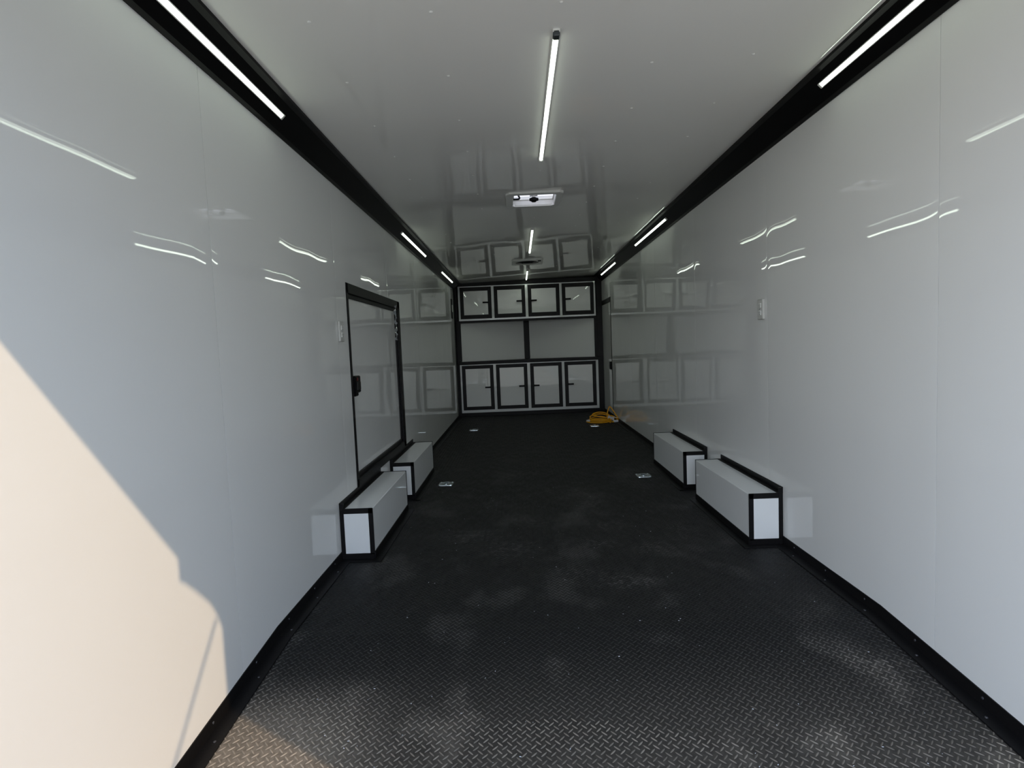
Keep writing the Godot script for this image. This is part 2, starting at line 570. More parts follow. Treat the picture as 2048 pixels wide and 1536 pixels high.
func floors() -> void:
	var st := mb()
	var uv := func(p: Vector3) -> Vector2: return Vector2((p.x + 1.3) / 2.6, (p.z + 0.2) / (ZF + 0.2))
	var stops := [ZF, -8.0, -6.0, -4.0, ZD, -1.3, ZR]
	for k in stops.size() - 1:
		var a: float = stops[k]; var b: float = stops[k + 1]
		var q := [Vector3(-XW - 0.003, floor_y(a), a), Vector3(-XW - 0.003, floor_y(b), b), Vector3(XW + 0.003, floor_y(b), b), Vector3(XW + 0.003, floor_y(a), a)]
		var nn := Vector3(0, 1, SLOPE if b > ZD else 0.0).normalized()
		for tr in [[0, 1, 2], [0, 2, 3]]:
			var pts := [q[tr[0]], q[tr[1]], q[tr[2]]]
			if ((pts[2] - pts[0]).cross(pts[1] - pts[0])).dot(nn) < 0.0:
				pts.reverse()
			for p in pts:
				st.set_normal(nn); st.set_uv(uv.call(p)); st.set_tangent(Plane(1, 0, 0, 1)); st.add_vertex(p)
	# underside and ends
	for k in stops.size() - 1:
		var a: float = stops[k]; var b: float = stops[k + 1]
		var d := Vector3(0, -0.05, 0)
		quad(st, Vector3(-XW, floor_y(a), a) + d, Vector3(-XW, floor_y(b), b) + d, Vector3(XW, floor_y(b), b) + d, Vector3(XW, floor_y(a), a) + d, Vector3.DOWN)
	quad(st, Vector3(-XW, floor_y(ZR), ZR), Vector3(XW, floor_y(ZR), ZR), Vector3(XW, floor_y(ZR) - 0.05, ZR), Vector3(-XW, floor_y(ZR) - 0.05, ZR), Vector3(0, 0, 1))
	var fl := struct("floor", st, M.floor, "black tread-plate vinyl floor sloping down at its rear end, grey dust smears in the middle")
	# the raised bars: a square lattice of one slant, the other slant in its gaps
	var lug := lug_mesh()
	var p := 0.0292
	var all := []
	var rows := int((ZR - 0.03 - ZC) / (p * 0.5))
	for j in rows:
		var z := ZR - 0.03 - j * p * 0.5
		var off := 0.0 if j % 2 == 0 else p * 0.5
		var ncol := int((2.0 * XW - 0.06) / p)
		for i in ncol:
			var x := -XW + 0.04 + i * p + off
			if x > XW - 0.04 or blocked(x, z):
				continue
			all.append([x, z, j % 2])
	# the 300 nearest bars in view are parts of their own, the rest one joined part
	var eye := Vector3(-0.196, 1.155, 0.0)
	var near := []
	for k in all.size():
		var a: Array = all[k]
		if a[1] < -1.56 and a[1] > -2.1 and absf(a[0] + 0.17 + 0.03 * a[1]) < -0.80 * a[1] - 0.1:
			near.append([Vector3(a[0], floor_y(a[1]), a[1]).distance_squared_to(eye), k])
	near.sort()
	var single := {}
	for i in mini(300, near.size()):
		single[near[i][1]] = true
	var mm := MultiMesh.new()
	mm.transform_format = MultiMesh.TRANSFORM_3D
	mm.use_colors = true
	mm.mesh = lug
	mm.instance_count = all.size() - single.size()
	var at := 0
	for k in all.size():
		var a: Array = all[k]
		var turn := PI / 4 if a[2] == 0 else -PI / 4
		var bs := Basis(Vector3.UP, turn + rng.randf_range(-0.03, 0.03))
		if a[1] > ZD:
			bs = Basis(Vector3.RIGHT, atan(SLOPE)) * bs
		var t := Transform3D(bs, Vector3(a[0], floor_y(a[1]) - 0.0001, a[1]))
		if single.has(k):
			obj("tread_bar", lug, M["lug_%d" % (rng.randi() % 5)], fl, t)
		else:
			mm.set_instance_transform(at, t)
			mm.set_instance_color(at, floor_colour(dust_and_sun_at(a[0], a[1]) * 1.7, a[1], 1.05 + rng.randf_range(-0.12, 0.2)).srgb_to_linear())
			at += 1
	var mi := MultiMeshInstance3D.new()
	mi.name = "tread_bars"
	mi.multimesh = mm
	mi.material_override = M.lugs
	mi.set_meta("kind", "stuff")
	fl.add_child(mi, true)

func blocked(x: float, z: float) -> bool:
	if absf(x) > 1.0:
		for r in BOXES:
			if z < r[0] + 0.05 and z > r[1] - 0.05:
				return true
	for r in RINGS:
		if absf(x - r.x) < 0.075 and absf(z - r.z) < 0.075:
			return true
	return false

const BOXES := [[-3.03, -3.96], [-4.255, -5.20]]
const RINGS := [Vector3(-0.862, 0, -4.70), Vector3(0.838, 0, -4.735), Vector3(-0.868, 0, -7.79), Vector3(0.83, 0, -7.75)]
const VENT1 := Vector3(-0.032, 0, -4.30)
const VENT2 := Vector3(-0.032, 0, -7.42)

# ---------------------------------------------------------------- coves and trim
func coves_and_trim() -> void:
	for s in [-1.0, 1.0]:
		var wy := WY_L if s < 0 else WY_R
		var cy := CY_L if s < 0 else CY_R
		# cove: wall lip, slanted face, ceiling lip
		var sec := PackedVector2Array([Vector2(s * XW, wy - 0.005), Vector2(s * (XW - 0.0045), wy - 0.005), Vector2(s * (XW - 0.007), wy + 0.013), Vector2(s * (CX + 0.018), cy - 0.015), Vector2(s * (CX - 0.007), cy - 0.013), Vector2(s * (CX - 0.008), cy + 0.002), Vector2(s * (CX + 0.03), cy + 0.012), Vector2(s * (XW + 0.01), cy + 0.012), Vector2(s * (XW + 0.01), wy)])
		var st := mb()
		extrude_z(st, sec, [ZF, ZR - 0.02])
		struct("trim_1" if s < 0 else "trim_2", st, M.cove_black, "glossy black slanted cove along the %s top edge of the trailer" % ["left" if s < 0 else "right"])
		# base angle along the floor, broken by the wheel boxes
		var runs := [[ZR - 0.12, BOXES[0][0] + 0.001], [BOXES[0][1] - 0.001, BOXES[1][0] + 0.001], [BOXES[1][1] - 0.001, ZC]]
		var b := mb()
		var ang := PackedVector2Array([Vector2(s * (XW + 0.002), -0.01), Vector2(s * (XW + 0.002), 0.05), Vector2(s * (XW - 0.004), 0.05), Vector2(s * (XW - 0.006), 0.007), Vector2(s * (XW - 0.055), 0.006), Vector2(s * (XW - 0.056), -0.01)])
		for r in runs:
			var stops := [r[0], r[1]]
			if r[0] > ZD and r[1] < ZD:
				stops = [r[0], ZD, r[1]]
			extrude_z(b, ang, stops, true)
		var base := struct("baseboard_left" if s < 0 else "baseboard_right", b, M.black, "black angle trim along the foot of the %s wall" % ["left" if s < 0 else "right"])
		var rv := mb()
		lathe(rv, PackedVector2Array([Vector2(0.0055, -0.001), Vector2(0.0048, 0.0016), Vector2(0.002, 0.0027), Vector2(0.0, 0.0029)]), 8)
		var rivet := rv.commit()
		var z := -0.75
		while z > -8.9:
			var clear := true
			for r in BOXES:
				if z < r[0] + 0.06 and z > r[1] - 0.06:
					clear = false
			if clear:
				obj("rivet", rivet, M.rivet_black, base, Transform3D(Basis.IDENTITY, Vector3(s * (XW - 0.034), floor_y(z) + 0.0062, z)))
				obj("rivet", rivet, M.rivet_black, base, Transform3D(Basis(Vector3(0, 0, 1), s * PI / 2), Vector3(s * (XW - 0.0045), floor_y(z - 0.05) + 0.03, z - 0.05)))
			z -= 0.30

# ---------------------------------------------------------------- side doors
func doors() -> void:
	# left hatch: a black frame round a white leaf set a little back into the wall
	var f := mb()
	var zf: float = DOOR_L[0]; var zn: float = DOOR_L[1]; var yb: float = DOOR_L[2]; var yt: float = DOOR_L[3]
	var xi := -XW + 0.006
	var xo := -XW - 0.03
	cbox(f, Vector3(xo, yb, zn - 0.030), Vector3(xi, yt, zn), 0.002)
	cbox(f, Vector3(xo, yb, zf), Vector3(xi, yt, zf + 0.085), 0.002)
	cbox(f, Vector3(xo, yt - 0.062, zf), Vector3(xi, yt, zn), 0.002)
	cbox(f, Vector3(xo, yb, zf), Vector3(xi, yb + 0.052, zn), 0.002)
	# inner step of the frame
	cbox(f, Vector3(xo, yb + 0.03, zf + 0.07), Vector3(-XW - 0.008, yb + 0.078, zn - 0.02), 0.002)
	cbox(f, Vector3(xo, yt - 0.088, zf + 0.07), Vector3(-XW - 0.008, yt - 0.05, zn - 0.02), 0.002)
	cbox(f, Vector3(xo, yb + 0.03, zf + 0.08), Vector3(-XW - 0.008, yt - 0.04, zf + 0.105), 0.002)
	var d := struct("door_1", f, M.black, "square white hatch door in a black frame low in the left wall")
	obj("door_leaf", sheet(zn - zf - 0.06, yt - yb - 0.06, Vector2(77, 5), [], 0.0004, 0.0, 0.03), M.white, d, Transform3D(Basis(Vector3(0, 0, -1), Vector3.UP, Vector3(1, 0, 0)), Vector3(-XW - 0.022, yb + 0.03, zn - 0.03)))
	var lt := mb()
	cbox(lt, Vector3(-XW - 0.024, 0.905, -3.545), Vector3(-XW + 0.016, 1.012, -3.435), 0.006)
	cbox(lt, Vector3(-XW - 0.02, 0.885, -3.50), Vector3(-XW + 0.012, 0.91, -3.44), 0.005)
	var la := obj("door_latch", lt, M.plastic_black, d)
	var pd := mb()
	cbox(pd, Vector3(-XW + 0.014, 0.925, -3.525), Vector3(-XW + 0.022, 0.975, -3.455), 0.003)
	obj("latch_paddle", pd, M.rubber, la)
	var dot := mb()
	lathe(dot, PackedVector2Array([Vector2(0.010, -0.002), Vector2(0.010, 0.002), Vector2(0.0, 0.003)]), 12, Transform3D(Basis(Vector3(0, 0, 1), -PI / 2), Vector3(-XW + 0.016, 0.992, -3.475)))
	obj("lock_indicator", dot, M.red, la)
	# right entry door beside the cabinets: flush white leaf, thin black gap, black head and far jamb
	var g := mb()
	zf = DOOR_R[0]; zn = DOOR_R[1]; yb = DOOR_R[2]; yt = DOOR_R[3]
	cbox(g, Vector3(XW - 0.005, yb, zn - 0.020), Vector3(XW + 0.03, yt, zn), 0.002)
	cbox(g, Vector3(XW - 0.008, yb, zf), Vector3(XW + 0.03, yt, zf + 0.09), 0.002)
	cbox(g, Vector3(XW - 0.008, yt - 0.075, zf), Vector3(XW + 0.03, yt, zn), 0.002)
	cbox(g, Vector3(XW - 0.004, yb, zf), Vector3(XW + 0.03, yb + 0.035, zn), 0.002)
	var d2 := struct("door_2", g, M.black, "white entry door with thin black edge in the right wall beside the cabinets")
	obj("door_leaf", sheet(zn - zf - 0.11, yt - yb - 0.10, Vector2(31, 55), [], 0.0003, 0.0, 0.03), M.white, d2, Transform3D(Basis(Vector3(0, 0, 1), Vector3.UP, Vector3(-1, 0, 0)), Vector3(XW, yb + 0.03, zf + 0.09)))
	var l2 := mb()
	cbox(l2, Vector3(XW - 0.022, 0.745, -8.64), Vector3(XW + 0.01, 0.865, -8.525), 0.005)
	var la2 := obj("door_latch", l2, M.plastic_black, d2)
	var p2 := mb()
	cbox(p2, Vector3(XW - 0.027, 0.765, -8.62), Vector3(XW - 0.02, 0.82, -8.545), 0.003)
	obj("latch_paddle", p2, M.rubber, la2)

# ---------------------------------------------------------------- cabinets
func cabinet(called: String, label: String, x0: float, x1: float, y0: float, y1: float, dx: Array, dy0: float, dy1: float, border: Vector2, hy: float) -> void:
	var t := thing(called, label, "cabinet", Transform3D(Basis.IDENTITY, Vector3((x0 + x1) * 0.5, y0, ZC)))
	var inv := t.transform.affine_inverse()
	var bd := mb()
	cbox(bd, Vector3(x0, y0, ZF + 0.10), Vector3(x1, y1, ZC - 0.012), 0.002, inv)
	obj("body", bd, M.box_white, t)
	# face frame: rails and stiles between the doors
	var fr := mb()
	cbox(fr, Vector3(x0, y0, ZC - 0.013), Vector3(x1, dy0 + 0.004, ZC), 0.002, inv)
	cbox(fr, Vector3(x0, dy1 - 0.004, ZC - 0.013), Vector3(x1, y1, ZC), 0.002, inv)
	var edge := x0
	for k in 5:
		var right: float = x1 if k == 4 else dx[k][0] + 0.004
		cbox(fr, Vector3(edge, dy0, ZC - 0.013), Vector3(right, dy1, ZC), 0.002, inv)
		if k < 4:
			edge = dx[k][1] - 0.004
	obj("face_frame", fr, M.box_white, t)
	for k in 4:
		var a: float = dx[k][0]
		var b: float = dx[k][1]
		var zt := ZC + 0.008
		var zb := ZC - 0.010
		var d := mb()
		cbox(d, Vector3(a, dy0, zb), Vector3(a + border.x, dy1, zt), 0.002, inv)
		cbox(d, Vector3(b - border.x, dy0, zb), Vector3(b, dy1, zt), 0.002, inv)
		cbox(d, Vector3(a + border.x, dy0, zb), Vector3(b - border.x, dy0 + border.y, zt), 0.002, inv)
		cbox(d, Vector3(a + border.x, dy1 - border.y, zb), Vector3(b - border.x, dy1, zt), 0.002, inv)
		var door := obj("door", d, M.black, t)
		obj("door_panel", sheet(b - a - 2.0 * border.x + 0.008, dy1 - dy0 - 2.0 * border.y + 0.008, Vector2(k * 5.0 + y0 * 9.0, 11), [], 0.0004, 0.0, 0.006), M.white, door, inv * Transform3D(Basis.IDENTITY, Vector3(a + border.x - 0.004, dy0 + border.y - 0.004, ZC + 0.003)))
		var hx0 := (b - border.x - 0.088) if k < 2 else (a + border.x - 0.012)
		var hd := mb()
		cbox(hd, Vector3(hx0, hy - 0.013, zt + 0.010), Vector3(hx0 + 0.10, hy + 0.013, zt + 0.022), 0.005, inv)
		var foot := (hx0 + 0.082) if k < 2 else (hx0 + 0.018)
		cbox(hd, Vector3(foot - 0.014, hy - 0.014, zt - 0.002), Vector3(foot + 0.014, hy + 0.014, zt + 0.014), 0.004, inv)
		obj("handle", hd, M.plastic_black, door)

func front_end() -> void:
	cabinet("wall_cabinet", "upper white cabinet under the ceiling with four black-framed square doors", -1.17, 1.123, 1.618, 2.190, [[-1.137, -0.612], [-0.569, -0.046], [-0.002, 0.526], [0.566, 1.095]], 1.647, 2.174, Vector2(0.060, 0.066), 1.912)
	cabinet("base_cabinet", "lower white cabinet standing on the floor with four tall black-framed doors", -1.19, 1.137, 0.066, 0.881, [[-1.160, -0.630], [-0.585, -0.058], [-0.010, 0.523], [0.567, 1.096]], 0.112, 0.867, Vector2(0.060, 0.058), 0.490)
	# counter
	var t := thing("countertop", "black countertop on the lower cabinet, white panels rising behind it", "countertop", Transform3D(Basis.IDENTITY, Vector3(0, 0.882, ZC)))
	var inv := t.transform.affine_inverse()
	var top := mb()
	cbox(top, Vector3(-1.228, 0.885, ZF + 0.02), Vector3(1.228, 0.934, ZC + 0.012), 0.004, inv)
	obj("worktop", top, M.black, t)
	# vee of white panels over the counter
	var v := mb()
	cbox(v, Vector3(-0.095, 0.934, -9.93), Vector3(0.017, 1.617, -9.872), 0.004)
	var post := struct("trim_3", v, M.black, "black centre post where the two white panels over the counter meet")
	var pc := Vector3(-0.039, 0.0, -9.885)
	for s in [-1.0, 1.0]:
		var a := Vector3(-1.165, 0.934, ZC - 0.04) if s < 0 else Vector3(pc.x + 0.02, 0.934, pc.z)
		var b := Vector3(pc.x - 0.02, 0.934, pc.z) if s < 0 else Vector3(1.11, 0.934, ZC - 0.04)
		var x := (b - a).normalized()
		obj("panel", sheet((b - a).length(), 0.684, Vector2(s * 19.0, 61), [], 0.0003, 0.0, 0.006), M.white, post, Transform3D(Basis(x, Vector3.UP, x.cross(Vector3.UP)), a))
	# black posts, head strip and kick strip round the cabinets
	var p := mb()
	cbox(p, Vector3(-1.229, 0.0, ZC - 0.02), Vector3(-1.188, 2.26, ZC - 0.002), 0.003)
	cbox(p, Vector3(-1.229, 0.936, ZC - 0.03), Vector3(-1.148, 1.60, ZC - 0.004), 0.003)
	cbox(p, Vector3(1.135, 0.0, ZC - 0.02), Vector3(1.229, 2.28, ZC - 0.002), 0.003)
	cbox(p, Vector3(1.090, 0.936, ZC - 0.03), Vector3(1.229, 1.60, ZC - 0.004), 0.003)
	cbox(p, Vector3(-1.19, 2.190, ZC - 0.03), Vector3(1.19, 2.262, ZC - 0.006), 0.003)
	cbox(p, Vector3(-1.19, 1.580, ZC - 0.03), Vector3(1.19, 1.618, ZC - 0.006), 0.003)
	cbox(p, Vector3(-1.19, 0.0, ZC - 0.03), Vector3(1.19, 0.066, ZC - 0.006), 0.003)
	struct("trim_4", p, M.black, "black posts and strips framing the two rows of cabinets")
	# rounded black corner angles between the walls and the cabinets
	for s in [-1.0, 1.0]:
		var c := mb()
		cbox(c, Vector3(minf(s * 1.229, s * 1.222), 0.0, ZC - 0.01), Vector3(maxf(s * 1.229, s * 1.222), 2.15, ZC + 0.20 if s < 0 else ZC - 0.02), 0.002)
		if s < 0:
			struct("trim_5", c, M.black, "black corner angle on the left wall beside the cabinets")

# ---------------------------------------------------------------- wheel boxes
func fender_boxes() -> void:
	for s in [-1.0, 1.0]:
		for k in 2:
			var za: float = BOXES[k][0]
			var zb: float = BOXES[k][1]
			var label: String = "%s of the two white wheel boxes with black edging along the %s wall" % ["nearer" if k == 0 else "farther", "left" if s < 0 else "right"]
			var t := thing("wheel_box", label, "wheel box", Transform3D(Basis.IDENTITY, Vector3(s * 1.14, 0, za)), "wheel boxes along the side walls")
			var inv := t.transform.affine_inverse()
			var xi := 1.045
			var h := 0.290
			var X := func(x: float) -> float: return s * x
			var mk := func(st: SurfaceTool, x0: float, x1: float, y0: float, y1: float, z0: float, z1: float, b: float) -> void:
				cbox(st, Vector3(minf(s * x0, s * x1), y0, z1), Vector3(maxf(s * x0, s * x1), y1, z0), b, inv)
			var body := mb()
			mk.call(body, xi, XW - 0.001, 0.002, h, za - 0.004, zb, 0.004)
			obj("body", body, M.box_white, t)
			var fr := mb()
			mk.call(fr, xi + 0.022, XW - 0.022, 0.034, h - 0.026, za - 0.001, za - 0.006, 0.001)
			obj("end_panel", fr, M.box_white, t)
			# black edging of the rear-facing end
			var e := mb()
			mk.call(e, xi - 0.0015, xi + 0.024, 0.0, h + 0.0015, za, za - 0.008, 0.001)
			mk.call(e, XW - 0.024, XW - 0.0005, 0.0, h + 0.03, za + 0.001, za - 0.008, 0.001)
			mk.call(e, xi, XW - 0.002, h - 0.028, h + 0.0015, za, za - 0.008, 0.001)
			mk.call(e, xi, XW - 0.002, 0.002, 0.036, za, za - 0.008, 0.001)
			obj("edge_trim", e, M.black, t)
			e = mb()
			# and of the far end
			mk.call(e, xi - 0.003, xi + 0.004, 0.0, h + 0.003, zb + 0.004, zb - 0.002, 0.001)
			mk.call(e, xi, XW - 0.002, h - 0.004, h + 0.003, zb + 0.004, zb - 0.002, 0.001)
			obj("edge_trim", e, M.black, t)
			# angle between the box top and the wall, its upright on the wall
			var w := mb()
			mk.call(w, XW - 0.005, XW + 0.001, h - 0.002, h + 0.034, za, zb, 0.001)
			mk.call(w, XW - 0.030, XW - 0.004, h - 0.002, h + 0.004, za, zb, 0.001)
			obj("wall_trim", w, M.black, t)
			# angle along the floor
			var fl := mb()
			mk.call(fl, xi - 0.005, xi + 0.002, 0.0, 0.045, za - 0.004, zb, 0.001)
			mk.call(fl, xi - 0.046, xi, -0.001, 0.0055, za + 0.045, zb, 0.001)
			mk.call(fl, xi - 0.046, XW - 0.05, -0.001, 0.006, za + 0.045, za - 0.004, 0.001)
			mk.call(fl, xi, XW - 0.002, 0.0, 0.030, za + 0.0045, za - 0.004, 0.001)
			obj("floor_trim", fl, M.black, t)

# ---------------------------------------------------------------- lights
func strip(label: String, at: Vector3, facing: Vector3, length: float, cap_near: float, power: float, rise: float) -> void:
	# local frame: z along the strip, -y is the way it shines
	var y := -facing.normalized()
	var z := Vector3(0, 0, 1)
	var t := thing("light_strip", label, "light", Transform3D(Basis(y.cross(z), y, z), at), "slim tube lights under the ceiling and coves")
	var h := length * 0.5
	var base := mb()
	cbox(base, Vector3(-0.013, -rise * 0.45, -h), Vector3(0.013, 0.004, h), 0.002)
	obj("base", base, M.plastic_white, t)
	var df := mb()
	var sec := PackedVector2Array()
	for i in 9:
		var a := PI * i / 8.0
		sec.append(Vector2(-0.0105 * cos(a), 0.002 - rise * 0.4 - (rise * 0.6 + 0.002) * sin(a)))
	extrude_z(df, sec, [-h + 0.012, h - cap_near])
	obj("lamp_tube", df, M.led, t)
	for e in [-1.0, 1.0]:
		var c := mb()
		var ln: float = cap_near if e > 0 else 0.012
		cbox(c, Vector3(-0.0125, -rise - 0.001, minf(e * h, e * (h - ln))), Vector3(0.0125, -0.001, maxf(e * h, e * (h - ln))), 0.004)
		obj("end_cap", c, M.steel_dark if e > 0 and cap_near > 0.02 else M.plastic_white, t)
	var l := AreaLight3D.new()
	l.name = "lamp"
	l.area_size = Vector2(0.02, length - 0.06)
	l.light_color = Color(0.93, 1.0, 0.92)
	l.light_energy = power
	l.area_range = 14.0
	l.area_attenuation = 2.0
	l.shadow_enabled = true
	# shines along its own -z
	l.transform = Transform3D(Basis(Vector3(1, 0, 0), Vector3(0, 0, 1), Vector3(0, -1, 0)).inverse(), Vector3(0, -rise - 0.003, 0))
	l.basis = Basis(Vector3(-1, 0, 0), Vector3(0, 0, 1), Vector3(0, 1, 0))
	t.add_child(l)

func strips() -> void:
	var pw := 0.041
	var n_l := Vector3(1, -1, 0)
	var n_r := Vector3(-1, -1, 0)
	var order := ["nearest", "middle", "farthest"]
	var zl := [[-1.19, -2.475], [-4.93, -6.215], [-7.47, -8.72]]
	var zr := [[-1.245, -2.535], [-5.07, -6.395], [-7.65, -8.97]]
	var zc := [[-2.04, -3.385], [-5.33, -6.665], [-8.20, -9.30]]
	for k in 3:
		var cl := [0.02, 0.02, 0.02]
		strip("%s lit tube light on the black cove of the left wall" % order[k], Vector3(-1.1785, 2.1915, (zl[k][0] + zl[k][1]) * 0.5), n_l, zl[k][0] - zl[k][1], 0.015, pw, 0.006)
		strip("%s lit tube light on the black cove of the right wall" % order[k], Vector3(1.1745, 2.2415, (zr[k][0] + zr[k][1]) * 0.5), n_r, zr[k][0] - zr[k][1], 0.015, pw, 0.006)
		strip("%s lit tube light running along the middle of the ceiling" % order[k], Vector3(-0.016, ceil_y(-0.016) - 0.001, (zc[k][0] + zc[k][1]) * 0.5), Vector3(0, -1, 0), zc[k][0] - zc[k][1], 0.035 if k == 0 else 0.012, pw, 0.020)

# ---------------------------------------------------------------- roof vents
func ring_flange(outer: float, inner: float, r: float, y0: float, y1: float, round_hole := false) -> SurfaceTool:
	# square flange with rounded corners and a square or round hole, between heights y0 (below) and y1
	var st := mb()
	var n := 48
	var po := []
	var pi_ := []
	for i in n:
		var a := TAU * (i + 0.5) / n
		var d := Vector2(cos(a), sin(a))
		var q := d / maxf(absf(d.x), absf(d.y)) * outer
		# round the corners
		var lim := outer - r
		var c := Vector2(clampf(q.x, -lim, lim), clampf(q.y, -lim, lim))
		if absf(q.x) > lim and absf(q.y) > lim:
			q = c + (q - c).normalized() * r
		po.append(q)
		pi_.append(d * inner if round_hole else d / maxf(absf(d.x), absf(d.y)) * inner)
	for i in n:
		var j := (i + 1) % n
		var V := func(p: Vector2, y: float) -> Vector3: return Vector3(p.x, y, p.y)
		var bo_i: Vector2 = po[i] * 0.985; var bo_j: Vector2 = po[j] * 0.985
		quad(st, V.call(bo_i, y0), V.call(bo_j, y0), V.call(pi_[j], y0), V.call(pi_[i], y0), Vector3.DOWN)
		var o2: Vector2 = po[i] + po[j]
		quad(st, V.call(po[i], y0 + 0.006), V.call(po[j], y0 + 0.006), V.call(bo_j, y0), V.call(bo_i, y0), Vector3(o2.x, -0.5, o2.y))
		quad(st, V.call(po[i], y1), V.call(po[j], y1), V.call(po[j], y0 + 0.006), V.call(po[i], y0 + 0.006), Vector3(o2.x, 0, o2.y))
		var i2: Vector2 = -(pi_[i] + pi_[j])
		quad(st, V.call(pi_[i], y1), V.call(pi_[j], y1), V.call(pi_[j], y0), V.call(pi_[i], y0), Vector3(i2.x, 0, i2.y))
	return st

func vents() -> void:
	var y1 := ceil_y(VENT1.x)
	var t := thing("roof_vent", "white square roof vent with bright lid and black crank in the ceiling", "vent", Transform3D(Basis.IDENTITY, Vector3(VENT1.x, y1, VENT1.z)))
	obj("flange", ring_flange(0.212, 0.162, 0.04, -0.014, 0.006), M.plastic_white, t)
	var sh := mb()
	var a := 0.165
	for s in [-1.0, 1.0]:
		cbox(sh, Vector3(minf(s * a, s * (a - 0.006)), -0.006, -a), Vector3(maxf(s * a, s * (a - 0.006)), 0.062, a), 0.001)
		cbox(sh, Vector3(-a, -0.006, minf(s * a, s * (a - 0.006))), Vector3(a, 0.062, maxf(s * a, s * (a - 0.006))), 0.001)
	# ledge half way up
	for s in [-1.0, 1.0]:
		cbox(sh, Vector3(minf(s * 0.16, s * 0.150), 0.034, -0.16), Vector3(maxf(s * 0.16, s * 0.150), 0.040, 0.16), 0.002)
		cbox(sh, Vector3(-0.16, 0.034, minf(s * 0.16, s * 0.150)), Vector3(0.16, 0.040, maxf(s * 0.16, s * 0.150)), 0.002)
	obj("shaft", sh, M.plastic_white, t)
	var ld := mb()
	var n := 10
	var H := func(x: float, z: float) -> Vector3: return Vector3(x, 0.064 + 0.028 * (1.0 - pow(absf(x) / 0.2, 4.0)) * (1.0 - pow(absf(z) / 0.2, 4.0)), z)
	for j in n:
		for i in n:
			var x0 := -0.2 + 0.4 * i / n; var x1 := -0.2 + 0.4 * (i + 1) / n
			var z0 := -0.2 + 0.4 * j / n; var z1 := -0.2 + 0.4 * (j + 1) / n
			quad(ld, H.call(x0, z0), H.call(x1, z0), H.call(x1, z1), H.call(x0, z1), Vector3.UP)
	obj("lid", ld, M.lid, t)
	var cr := mb()
	tube(cr, PackedVector3Array([Vector3(0, 0.09, -0.03), Vector3(0, 0.005, -0.03)]), 0.008, 8)
	cbox(cr, Vector3(-0.03, 0.030, -0.043), Vector3(0.03, 0.040, -0.017), 0.003)
	obj("crank_bar", cr, M.plastic_white, t)
	var kn := mb()
	lathe(kn, PackedVector2Array([Vector2(0.0, -0.022), Vector2(0.016, -0.021), Vector2(0.026, -0.012), Vector2(0.027, 0.006), Vector2(0.014, 0.014), Vector2(0.0, 0.015)]), 14, Transform3D(Basis.IDENTITY, Vector3(0.0, 0.004, -0.02)))
	cbox(kn, Vector3(-0.034, -0.010, -0.03), Vector3(0.036, 0.012, -0.01), 0.006)
	obj("crank_knob", kn, M.plastic_black, t)
	var arm := mb()
	tube(arm, smooth_path([Vector3(-0.145, 0.065, 0.12), Vector3(-0.14, 0.05, 0.06), Vector3(-0.11, 0.035, -0.06), Vector3(-0.115, 0.03, -0.10), Vector3(-0.156, 0.03, -0.105)], 5), 0.007, 8)
	obj("lift_arm", arm, M.plastic_black, t)
	# second opening: a fan behind a round dark mouth
	var t2 := thing("roof_fan", "flat square ceiling fan vent with dark round mouth near the cabinets", "vent", Transform3D(Basis.IDENTITY, Vector3(VENT2.x, ceil_y(VENT2.x), VENT2.z)))
	obj("flange", ring_flange(0.205, 0.155, 0.03, -0.016, 0.006, true), M.plastic_white, t2)
	var tb := mb()
	lathe(tb, PackedVector2Array([Vector2(0.156, -0.010), Vector2(0.156, 0.12), Vector2(0.0, 0.125)]), 28)
	lathe(tb, PackedVector2Array([Vector2(0.0, 0.131), Vector2(0.166, 0.126), Vector2(0.166, 0.02)]), 28)
	obj("housing", tb, M.rubber, t2)
	var hub := mb()
	lathe(hub, PackedVector2Array([Vector2(0.0, 0.03), Vector2(0.028, 0.034), Vector2(0.034, 0.07), Vector2(0.0, 0.075)]), 16)
	obj("hub", hub, M.plastic_black, t2)
	var bl := mb()
	for k in 5:
		cbox(bl, Vector3(0.03, -0.002, -0.026), Vector3(0.145, 0.002, 0.026), 0.001, Transform3D(Basis(Vector3.UP, TAU * k / 5.0) * Basis(Vector3(1, 0, 0), 0.45), Vector3(0, 0.052, 0)))
		if k == 0:
			pass
	obj("fan_blades", bl, M.plastic_black, t2)
	var gr := mb()
	for r in [0.05, 0.1, 0.148]:
		var ring := PackedVector3Array()
		for i in 28:
			ring.append(Vector3(cos(TAU * i / 28.0) * r, -0.004, sin(TAU * i / 28.0) * r))
		tube(gr, ring, 0.0022, 5, true)
	for k in 3:
		var d := Vector3(cos(PI * k / 3.0), 0, sin(PI * k / 3.0)) * 0.156
		tube(gr, PackedVector3Array([-d + Vector3(0, -0.004, 0), d + Vector3(0, -0.004, 0)]), 0.0022, 5)
	obj("grille", gr, M.plastic_black, t2)
	var sw := mb()
	cbox(sw, Vector3(0.135, -0.026, 0.150), Vector3(0.175, -0.012, 0.178), 0.004)
	obj("switch", sw, M.plastic_black, t2)

